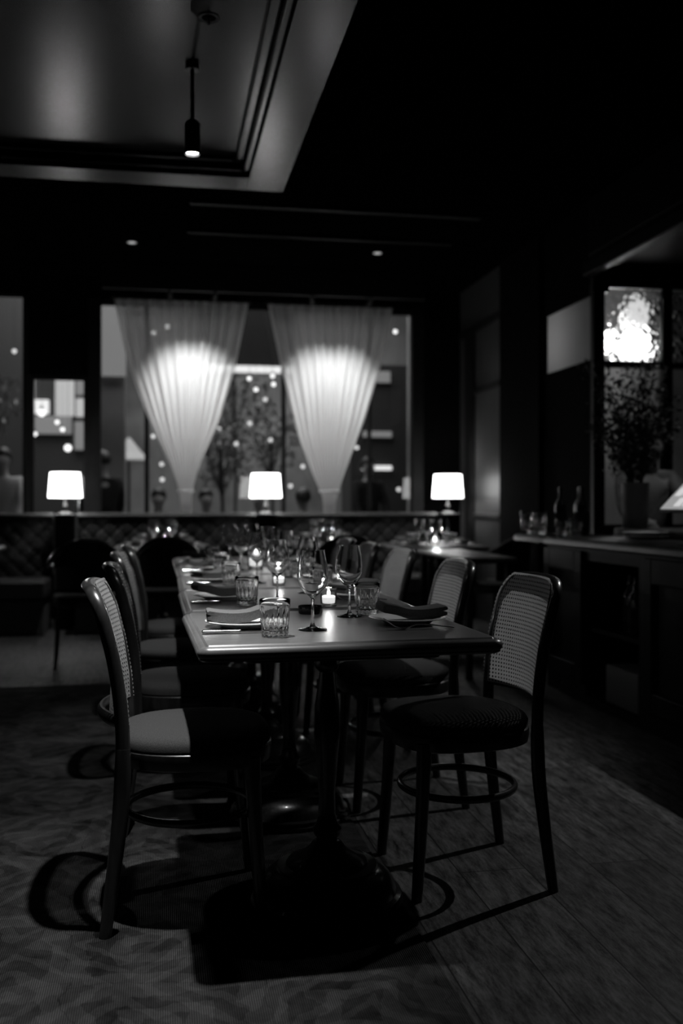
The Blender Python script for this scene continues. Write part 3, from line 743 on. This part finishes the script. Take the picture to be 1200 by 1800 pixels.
# side table at the right wall
t = thing('side_table', 'pale edged narrow side table between the cane chairs and the bar end', 'table', (2.02, 6.5, 0))
G().rr(.34, 1.2, .02, [(.004, .725), (0, .73), (0, .755), (.004, .76)]).build('tabletop', 'bartop', t)
for sx in (-.13, .13):
    for sy in (-.54, .54): G().box(sx-.02, sx+.02, sy-.02, sy+.02, 0, .726).build('leg', 'chair', t, smooth=False)

# ------------------------------------------------------------ bar
BX = 2.25; BH = .90
t = thing('bar_counter', 'dark wooden bar counter running along the right side', 'bar', (BX, 3.5, 0))
def bl(g): # local coordinates relative to root
    g.v = [(x-BX, y-3.5, z) for (x, y, z) in g.v]; return g
bl(G().rr(1.15, 4.75, .05, [(.01, BH-.045), (0, BH-.038), (0, BH-.02), (.006, BH-.007), (.02, BH)], c=(2.25+.575, 3.375)).rr(.48, .60, .05, [(.01, BH-.045), (0, BH-.038), (0, BH-.02), (.006, BH-.007), (.02, BH)], c=(2.25+.24, 5.89))).build('worktop', 'bartop', t)
B1 = BH-.045
bl(G().box(2.30, 3.35, 1.1, 4.53, .0, B1).box(2.30, 3.35, 5.15, 5.70, 0, B1).box(2.78, 3.35, 4.53, 5.15, 0, B1).box(2.30, 2.78, 4.53, 5.15, .0, .04).box(2.30, 2.78, 4.53, 5.15, B1-.07, B1)).build('body', 'bar', t, smooth=False)
bl(G().box(2.32, 2.78, 4.53, 5.15, .40, .42)).build('shelf', 'bar', t, smooth=False)
for v0, v1 in ((5.16, 5.70), (3.75, 4.45), (2.95, 3.65), (2.15, 2.85), (1.35, 2.05)):
    bl(G().box(2.275, 2.30, v0, v0+.09, .10, B1-.02).box(2.275, 2.30, v1-.09, v1, .1, B1-.02).box(2.275, 2.30, v0+.09, v1-.09, B1-.14, B1-.02).box(2.275, 2.30, v0+.09, v1-.09, .10, .20)).build('panel_moulding', 'bar', t, smooth=False, bevel=.006)
bl(G().box(2.72, 3.34, 3.2, 5.68, BH, BH+.05)).build('raised_ledge', 'bartop', t, smooth=False, bevel=.006)
LZ = BH+.05
# things in the niche
o = G().rr(.24, .38, .015, [(.004, 0), (0, .004), (0, .195), (.004, .20)]).build('storage_box', 'plinth', loc=(2.46, 4.80, .04)); tag(o, 'pale box at the bottom of the open niche in the bar front', 'box')
def make_bottle(h=.30, r=.037, label=True):
    t = thing('wine_bottle', '', 'bottle')
    G().lathe([(.001, .01), (r*.7, 0), (r, .006), (r, h*.60), (r*.85, h*.68), (r*.4, h*.76), (r*.37, h*.95), (r*.42, h*.955), (r*.42, h), (.001, h)], n=28).build('body', 'wine', t)
    G().lathe([(r*1.01, h*.18), (r*1.015, h*.19), (r*1.015, h*.46), (r*1.01, h*.47)], n=28).build('label_band', 'darkfab', t)
    return t
bottle = Kind(make_bottle())
for k, (u, v) in enumerate([(2.42, 4.64), (2.40, 4.76), (2.44, 4.90)]):
    bottle.put((u, v, .42), 0, 'bottle standing in the bar front niche, %s' % ['right', 'middle', 'left'][k], 'bottles in the bar niche')
for k, (u, v, z) in enumerate([(2.47, 5.90, BH), (2.56, 5.78, BH), (2.62, 5.95, BH)]):
    bottle.put((u, v, z), R(30*k), 'dark bottle standing on the bar counter, %s of three' % ['leftmost', 'middle', 'rightmost'][k], 'bottles on the bar')
for k, (u, v) in enumerate([(2.31, 6.08), (2.35, 5.98), (2.41, 6.08), (2.40, 5.72), (2.44, 5.60)]):
    rocks.put((u, v, BH), 0, 'tumbler on the far corner of the bar, %s from the end' % ['first', 'second', 'third', 'fourth', 'fifth'][k], 'tumblers on the bar', (1, 1, 1.55 if k < 3 else 1.1))
o = plate.put((2.62, 5.08, BH), 0, 'stacked white plate on the bar below the plant, lower of two', 'plates on the bar', (1.15, 1.15, 1.1))
o = plate.put((2.62, 5.08, BH+.021), 0, 'stacked white plate on the bar below the plant, upper of two', 'plates on the bar', (1.15, 1.15, 1.1))
# till
t = thing('touchscreen_till', 'tilted touchscreen till glowing at the right end of the bar', 'screen', (2.45, 4.27, BH), R(-90))
def tilt(g, a=R(45), z=.255):
    ca, sa = math.cos(a), math.sin(a); g.v = [(x, y*ca-zz*sa, z+y*sa+zz*ca) for (x, y, zz) in g.v]; return g
tilt(G().rr(.36, .27, .012, [(.003, -.012), (0, -.009), (0, 0), (.002, .002)])).build('bezel', 'black', t)
s_ = tilt(G().rr(.335, .245, .004, [(0, .0021), (.001, .0028)])).build('display', 'screen', t)
g = G()
for i in range(4):
    for j in range(3):
        if (i+j) % 3: g.rr(.062, .055, .004, [(0, .0029), (.001, .0034)], c=(-.115+.077*i, -.075+.07*j))
tilt(g).build('display_tiles', 'screenhi', s_)
G().lathe([(.001, 0), (.085, 0), (.088, .006), (.03, .014), (.022, .03), (.022, .245)], n=28).build('stand', 'black', t)
# vase and branches
VX, VY = 2.80, 5.56
o = G().lathe([(.001, 0), (.068, 0), (.072, .006), (.078, .12), (.082, .25), (.084, .27), (.080, .27), (.077, .25), (.07, .02), (.001, .015)], n=36).build('vase', 'vase', loc=(VX, VY, LZ)); tag(o, 'tall grey cylindrical vase on the bar holding leafy branches', 'vase')

pl = thing('leafy_branches', 'bushy dark leafy branches standing in the grey vase', 'plant', (VX, VY, LZ+.02))
random.seed(11)
gs = G(); gl = G()
for k in range(80):
    a = random.uniform(0, 2*PI); sp = random.uniform(.05, .31); hh = random.uniform(.50, .97)
    P = bez([(0.02*math.cos(a), .02*math.sin(a), .0), (.045*math.cos(a), .045*math.sin(a), .27), (sp*.6*math.cos(a), sp*.6*math.sin(a), hh*.72), (sp*math.cos(a), sp*math.sin(a), hh)], 6)
    gs.sweep(P, [.0028-.0018*i/len(P) for i in range(len(P))], ref=(.2, .9, .1), n=5)
    for i in range(24):
        q = random.uniform(.45, 1); p = P[min(len(P)-1, int(q*len(P)))]
        p = p+Vector((random.gauss(0, .028), random.gauss(0, .028), random.gauss(0, .028)))
        d = Vector((random.gauss(0, 1), random.gauss(0, 1), random.gauss(.3, .8))).normalized(); s1 = d.cross(Vector((random.random(), random.random(), random.random()))).normalized()
        l = random.uniform(.022, .045); wd = l*.24; nn = d.cross(s1)*.003
        gl.add([p, p+d*l*.35+s1*wd+nn, p+d*l*.75+s1*wd*.7+nn, p+d*l, p+d*l*.75-s1*wd*.7+nn, p+d*l*.35-s1*wd+nn], [(0, 1, 2, 3), (0, 3, 4, 5)])
gs.build('stems', 'stem', pl); tag(gl.build('leaves', 'leaf', pl, solid=.0006), kind='stuff')

# ------------------------------------------------------------ people
def skin_obj(name, V_, E_, rad, m, parent, sub=2):
    me = bpy.data.meshes.new(name); me.from_pydata([tuple(p) for p in V_], E_, []); me.materials.append(M[m])
    o = bpy.data.objects.new(name, me); COL.objects.link(o); o.parent = parent
    sk = o.modifiers.new('Skin', 'SKIN'); sk.use_smooth_shade = True
    if not me.skin_vertices: bpy.context.view_layer.update()
    for i, r in enumerate(rad):
        d = me.skin_vertices[0].data[i]; d.radius = (r, r) if not hasattr(r, '__len__') else r
        d.use_root = (i == 0)
    sb = o.modifiers.new('Sub', 'SUBSURF'); sb.levels = sub; sb.render_levels = sub
    return o
def person(loc, rz, label, pose='stand', top='shirt', lean=0.0, reach=.0, h=1.0):
    """front = +y. lean tilts the torso, reach brings the hands forward"""
    t = thing('person', label, 'person', loc, rz)
    hip = .92 if pose == 'stand' else .50
    def T(x, y, z):   # torso point, z above hip
        return Vector((x, y+z*math.sin(lean), hip+z*math.cos(lean)))
    V_ = []; E_ = []; Rr = []
    def a(p, r, par=None):
        V_.append(Vector(p)*h); Rr.append(tuple(q*h for q in r) if hasattr(r, '__len__') else r*h)
        if par is not None: E_.append((par, len(V_)-1))
        return len(V_)-1
    pel = a(T(0, 0, 0), (.14, .10)); bel = a(T(0, 0, .14), (.125, .09), pel); che = a(T(0, 0, .33), (.15, .10), bel); nb = a(T(0, 0, .47), (.07, .06), che)
    nk = a(T(0, .01, .54), .05, nb); jaw = a(T(0, .03, .60), (.055, .062), nk); hd = a(T(0, .025, .675), (.075, .092), jaw); cr = a(T(0, .015, .74), (.062, .075), hd)
    nose = a(T(0, .112, .645), .012, hd)
    for s in (-1, 1): a(T(s*.078, .02, .65), (.012, .02), hd)
    arms = []; legs = []
    for s in (-1, 1):
        sh = a(T(s*.175, 0, .43), .058, che)
        el = V_[sh]/h+Vector((s*.05, .06+reach*.22, -.27+reach*.08)); wr = el+Vector((-s*.03*(1+reach), .08+reach*.20, -.22+reach*.28))
        e = a(el, .042, sh); w_ = a(wr, .027, e); dr = (wr-el).normalized()
        pm = a(wr+dr*.05, (.034, .018), w_); sd = Vector((1, 0, 0))
        for q in range(4):
            l = (.075, .085, .08, .062)[q]; o1 = a(wr+dr*.09+sd*(.026-.0175*q), .009, pm)
            o2 = a(wr+dr*(.09+l*.5)+sd*(.028-.0185*q)+Vector((0, 0, -.006)), .0083, o1); a(wr+dr*(.09+l)+sd*(.028-.0185*q)+Vector((0, 0, -.022)), .007, o2)
        th = a(wr+dr*.045-sd*s*.034, .0105, pm); a(wr+dr*.085-sd*s*.05, .009, th)
        arms.append((sh, e, w_))
        if pose == 'stand': kn = Vector((s*.10, .03, .50)); an = Vector((s*.11, -.02, .09))
        else: kn = Vector((s*.12, .44, .50)); an = Vector((s*.12, .42, .09))
        hj = a(Vector((s*.09, 0, hip-.05)), .085, pel); k_ = a(kn, .06, hj); an_ = a(an, .038, k_); a(an+Vector((s*.02, .15, -.055)), (.036, .025), an_)
        legs.append((hj, k_, an_))
    skin_obj('body', V_, E_, Rr, 'skin', t)
    # clothing: larger skins over the same joints
    idx = [pel, bel, che, nb]; mp = {}; CV = []; CE = []; CR = []
    def ca(i, r, par=None):
        CV.append(V_[i]); CR.append(r); 
        if par is not None: CE.append((par, len(CV)-1))
        return len(CV)-1
    c0 = ca(pel, (.165*h, .125*h)); c1 = ca(bel, (.15*h, .115*h), c0); c2 = ca(che, (.17*h, .122*h), c1); c3 = ca(nb, (.085*h, .072*h), c2)
    for (sh, e, w_) in arms:
        x = ca(sh, .074*h, c2); x = ca(e, .055*h, x); x = ca(w_, .038*h, x)
    skin_obj('shirt', CV, CE, CR, top, t)
    CV = []; CE = []; CR = []
    c0 = ca(pel, (.155*h, .12*h))
    for (hj, k_, an_) in legs:
        x = ca(hj, .10*h, c0); x = ca(k_, .074*h, x); x = ca(an_, .055*h, x)
    skin_obj('trousers', CV, CE, CR, 'trouser', t)
    c = T(0, .0, .70)*h
    G().grid(lambda s, q: (c[0]+.088*h*math.sin(PI*.62*q)*math.cos(2*PI*s), c[1]-.012+.108*h*math.sin(PI*.62*q)*math.sin(2*PI*s), c[2]+.098*h*math.cos(PI*.62*q)+.03*h*math.sin(2*PI*s)*q), 24, 12).build('hair', 'hair', t, solid=.006)
    return t
person((3.14, 6.13, 0), R(172), 'bartender in grey shirt leaning over the bar behind the plant', lean=R(14), reach=.6, h=.94)
PE = [(-1.62, 10.9, 0, 170, 'stand', 'white', 'standing person in pale top outside the far left window'),
      (-.62, 11.2, 0, 20, 'stand', 'trouser', 'dark haired standing person seen through the window left of the curtains'),
      (-.02, 11.3, 0, 175, 'sit', 'trouser', 'seated person in dark clothes outside below the left curtain'),
      (.52, 11.7, 0, 190, 'sit', 'shirt', 'seated person in grey outside, just right of the left curtain'),
      (1.16, 11.9, 0, 160, 'sit', 'trouser', 'seated person in black outside behind the middle lamp'),
      (1.52, 10.7, 0, 0, 'sit', 'white', 'seated person in white top outside, beneath the right curtain'),
      (2.55, 12.2, 0, 200, 'stand', 'trouser', 'standing person in dark clothes outside by the right window edge')]
for (u, v, z, a, p, tp, lb_) in PE: person((u, v, z), R(a), lb_, p, tp, reach=.5 if p == 'sit' else .1, h=.98)
stool = thing('outdoor_stool', '', 'stool')
G().lathe([(.001, .42), (.17, .42), (.18, .43), (.18, .455), (.17, .465), (.001, .465)], n=28).build('seat', 'darkfacade', stool)
for s in range(4):
    a = PI/4+PI/2*s; G().sweep([(.12*math.cos(a), .12*math.sin(a), .425), (.17*math.cos(a), .17*math.sin(a), 0)], .012, ref=(0, 0, 1)).build('leg', 'black', stool)
ST = Kind(stool)
for k, (u, v) in enumerate([(-.02, 11.3), (.52, 11.7), (1.16, 11.9), (1.52, 10.7)]):
    ST.put((u, v, -.02), 0, 'dark stool under the seated person %s' % ['below the left curtain', 'in grey right of the left curtain', 'in black behind the middle lamp', 'in the white top'][k], 'stools outside the window', (1, 1, .96))

# ------------------------------------------------------------ the hall outside
struct('ground', G().box(-9, 11, 9.75, 20, -.08, -.02), 'paving', smooth=False)
struct('wall_hall', G().box(-9, 11, 19.0, 19.2, 0, 8), 'facade', smooth=False)
def block(name, label, cat, parts, loc, group=None):
    t = thing(name, label, cat, loc, 0, group)
    for (nm, m, b) in parts: G().box(*b).build(nm, m, t, smooth=False, bevel=.01)
    return t
block('storefront', 'lit shopfront with bright ceiling panes seen through the glazed door', 'shopfront', [
    ('wall', 'darkfacade', (-1.35, .45, .1, .3, -.02, 5.0)), ('window', 'panelglow', (-.30, -.01, .0, .1, 2.49, 3.16)), ('window', 'glowdim', (.02, .24, .0, .1, 2.83, 3.14)), ('window', 'panelglow', (.02, .24, 0, .1, 2.48, 2.77)),
    ('window', 'panelglow', (-.69, -.62, 0, .1, 2.70, 3.17)), ('window', 'tube', (-.66, -.40, 0, .1, 2.52, 2.74)), ('window', 'glowdim', (-.62, -.05, 0, .1, 2.2, 2.48)), ('window', 'glowdim', (.0, .24, 0, .1, 1.95, 2.4))], (-1.35, 16.4, 0))  # tube block stands for a lamp's bloom, the wide dim one for glow
block('kiosk', 'grey kiosk with lit shelves seen at the right edge of the window', 'kiosk', [
    ('body', 'darkfacade', (-.45, .75, .1, .8, -.02, 3.0)), ('shelf_light', 'glowdim', (-.28, .12, .05, .1, 2.0, 2.08)), ('shelf_light', 'tube', (-.30, .12, .05, .1, 1.55, 1.61)), ('shelf_light', 'glowdim', (-.2, .1, .05, .1, 2.75, 2.9))], (3.0, 13.25, 0))
block('column', 'pale lit column outside the top left of the main window', 'column', [
    ('shaft', 'facade', (-.14, .14, -.14, .14, -.02, 4.2)), ('lit_strip', 'glowdim', (-.15, .15, -.2, -.14, 2.62, 3.5))], (-.56, 12.4, 0))  # strip glows to stand for light falling on a wall strip
block('column', 'grey column outside the right edge of the main window', 'column', [
    ('shaft', 'facade', (-.10, .10, -.1, .1, -.02, 4.2))], (3.28, 12.6, 0))
block('tube_light', 'bright horizontal tube light crossing between the curtains', 'light', [
    ('tube', 'tube', (-.6, .6, -.03, .03, 2.88, 2.97)), ('bracket', 'black', (-.65, .65, .03, .08, 2.9, 5.6))], (1.18, 13.6, 0))
def tree(u, v, h, r, label):
    t = thing('potted_tree', label, 'tree', (u, v, -.02))
    G().lathe([(.001, 0), (.18, 0), (.24, .4), (.21, .4), (.2, .36), (.001, .36)], n=20).build('pot', 'darkfacade', t)
    gs = G(); gs.sweep(bez([(0, 0, .3), (.03, .02, h*.4), (0, 0, h*.8)], 5), .025, ref=(0, 1, 0), n=8)
    gl = G()
    for k in range(300):
        d = Vector((random.gauss(0, 1), random.gauss(0, 1), random.gauss(0, 1))).normalized()*r*random.random()**.4
        p = Vector((d.x, d.y, h*.78+d.z*1.25)); e = Vector((random.gauss(0, 1), random.gauss(0, 1), random.gauss(0, 1))).normalized(); f_ = e.cross(Vector((.3, .5, .8))).normalized(); l = .11
        gl.add([p, p+e*l*.5+f_*l*.25, p+e*l, p+e*l*.5-f_*l*.25], [(0, 1, 2, 3)])
    for k in range(7):
        a = k*.9; gs.sweep([(0, 0, h*.5+.03*k), (r*.6*math.cos(a), r*.6*math.sin(a), h*.75+.05*k)], .01, ref=(0, 0, 1), n=6)
    gs.build('trunk', 'stem', t); tag(gl.build('foliage', 'leafout', t), kind='stuff')
tree(-2.15, 12.6, 3.0, .5, 'leafy potted tree outside the far left window')
tree(.78, 13.2, 2.3, .42, 'leafy potted tree outside between the curtains, left one')
tree(1.55, 14.2, 2.6, .45, 'leafy potted tree outside partly behind the right curtain')
tree(1.12, 15.5, 3.9, .6, 'tall dark tree outside at the top between the curtains')
def parasol(u, v, h, label):
    t = thing('parasol', label, 'umbrella', (u, v, -.02))
    G().lathe([(.02, 0), (.02, h+.3)], n=10).build('pole', 'black', t)
    G().lathe([(.30, h+.02), (.18, h+.14), (.02, h+.34), (.02, h+.32), (.18, h+.12), (.30, h+.0)], n=8, closed=True).build('canopy', 'umbrella', t, smooth=False)
    G().lathe([(.001, 0), (.25, 0), (.25, .06), (.001, .07)], n=20).build('base', 'black', t)
parasol(-.45, 14.7, 1.72, 'pale parasol outside left of the left curtain')
struct('trim_7', G().box(-3, 5, 12.95, 13.25, 5.6, 5.75).box(-3, 5, 13.5, 13.8, 5.6, 5.75), 'frame', smooth=False)
# string of bulbs and small lights
BU = [(.874, 2.868, 1), (1.147, 2.734, 1), (1.244, 2.602, 1), (1.445, 2.763, 1), (1.468, 2.666, 1), (3.138, 3.427, 1), (.529, 3.14, 0), (-.086, 3.297, 1), (.087, 3.398, 1), (1.348, 2.455, 0), (1.155, 2.147, 0), (1.438, 1.935, 0), (1.844, 1.58, 0),
      (1.693, 1.324, 0), (.756, 2.075, 0), (.97, 1.87, 0), (-1.561, 1.972, 1), (-1.167, 1.805, 2), (-.592, 1.622, 0), (-1.48, 2.24, 2), (-1.30, 2.133, 1), (-1.216, 2.027, 1), (-.093, 1.961, 0), (.015, 1.604, 0), (.022, 1.4, 0), (2.586, 1.842, 0), (3.185, 1.283, 0), (-1.80, 3.0, 0)]
def make_bulb():
    t = thing('string_bulb', '', 'light')
    G().ball((0, 0, 0), .026).build('globe', 'sbulb', t)
    return t
bk = Kind(make_bulb()); 
bd = make_bulb(); bd.children[0].data = bd.children[0].data.copy(); bd.children[0].data.materials[0] = M['bulbdim']; bdk = Kind(bd)
def zone_of(u): return 'through the glazed door' if u < -1.1 else ('left of the left curtain' if u < -.05 else ('around the left curtain' if u < .8 else ('between the curtains' if u < 1.8 else 'right of the right curtain')))
POS = ['highest', 'second highest', 'third highest', 'fourth highest', 'fifth highest', 'sixth highest', 'seventh highest', 'eighth highest', 'ninth highest', 'tenth highest', 'eleventh highest', 'lowest']
for k, (u, z, b) in enumerate(BU):
    kk = bk if b else bdk; zone = zone_of(u)
    rank = sorted([q[1] for q in BU if zone_of(q[0]) == zone], reverse=True).index(z)
    o = kk.put((u, 13.0+.09*(k % 3), z), 0, '%s round bulb hanging outside, %s of those seen %s' % ('bright' if b else 'dim', POS[rank], zone), 'small round lights outside, %s' % zone, (1.7, 1.7, 1.7) if b == 2 else (1, 1, 1))
    q = 1.7 if b == 2 else 1
    G().lathe([(.009, .022), (.010, .05), (.0015, .055), (.0015, (5.6-z)/q)], n=8).build('cord', 'black', o)
# fixture of the bar downlight
t = thing('bar_downlight', 'black cylinder downlight under the bar soffit', 'ceiling light', (3.08, 5.25, 2.71))
G().lathe([(.028, .0), (.034, .0), (.034, .095), (.001, .095)], n=24).build('housing', 'black', t)
G().lathe([(.001, .006), (.03, .006)], n=20).build('lens', 'dimlens', t)
t = thing('bar_spotlight', 'black cylinder spotlight over the bar, above the right frame edge', 'spotlight', (3.2, 4.0, 2.69))
G().lathe([(.030, .0), (.036, .0), (.036, .115), (.001, .115)], n=24).build('housing', 'black', t)
G().lathe([(.001, .006), (.032, .006)], n=20).build('lens', 'lens', t)
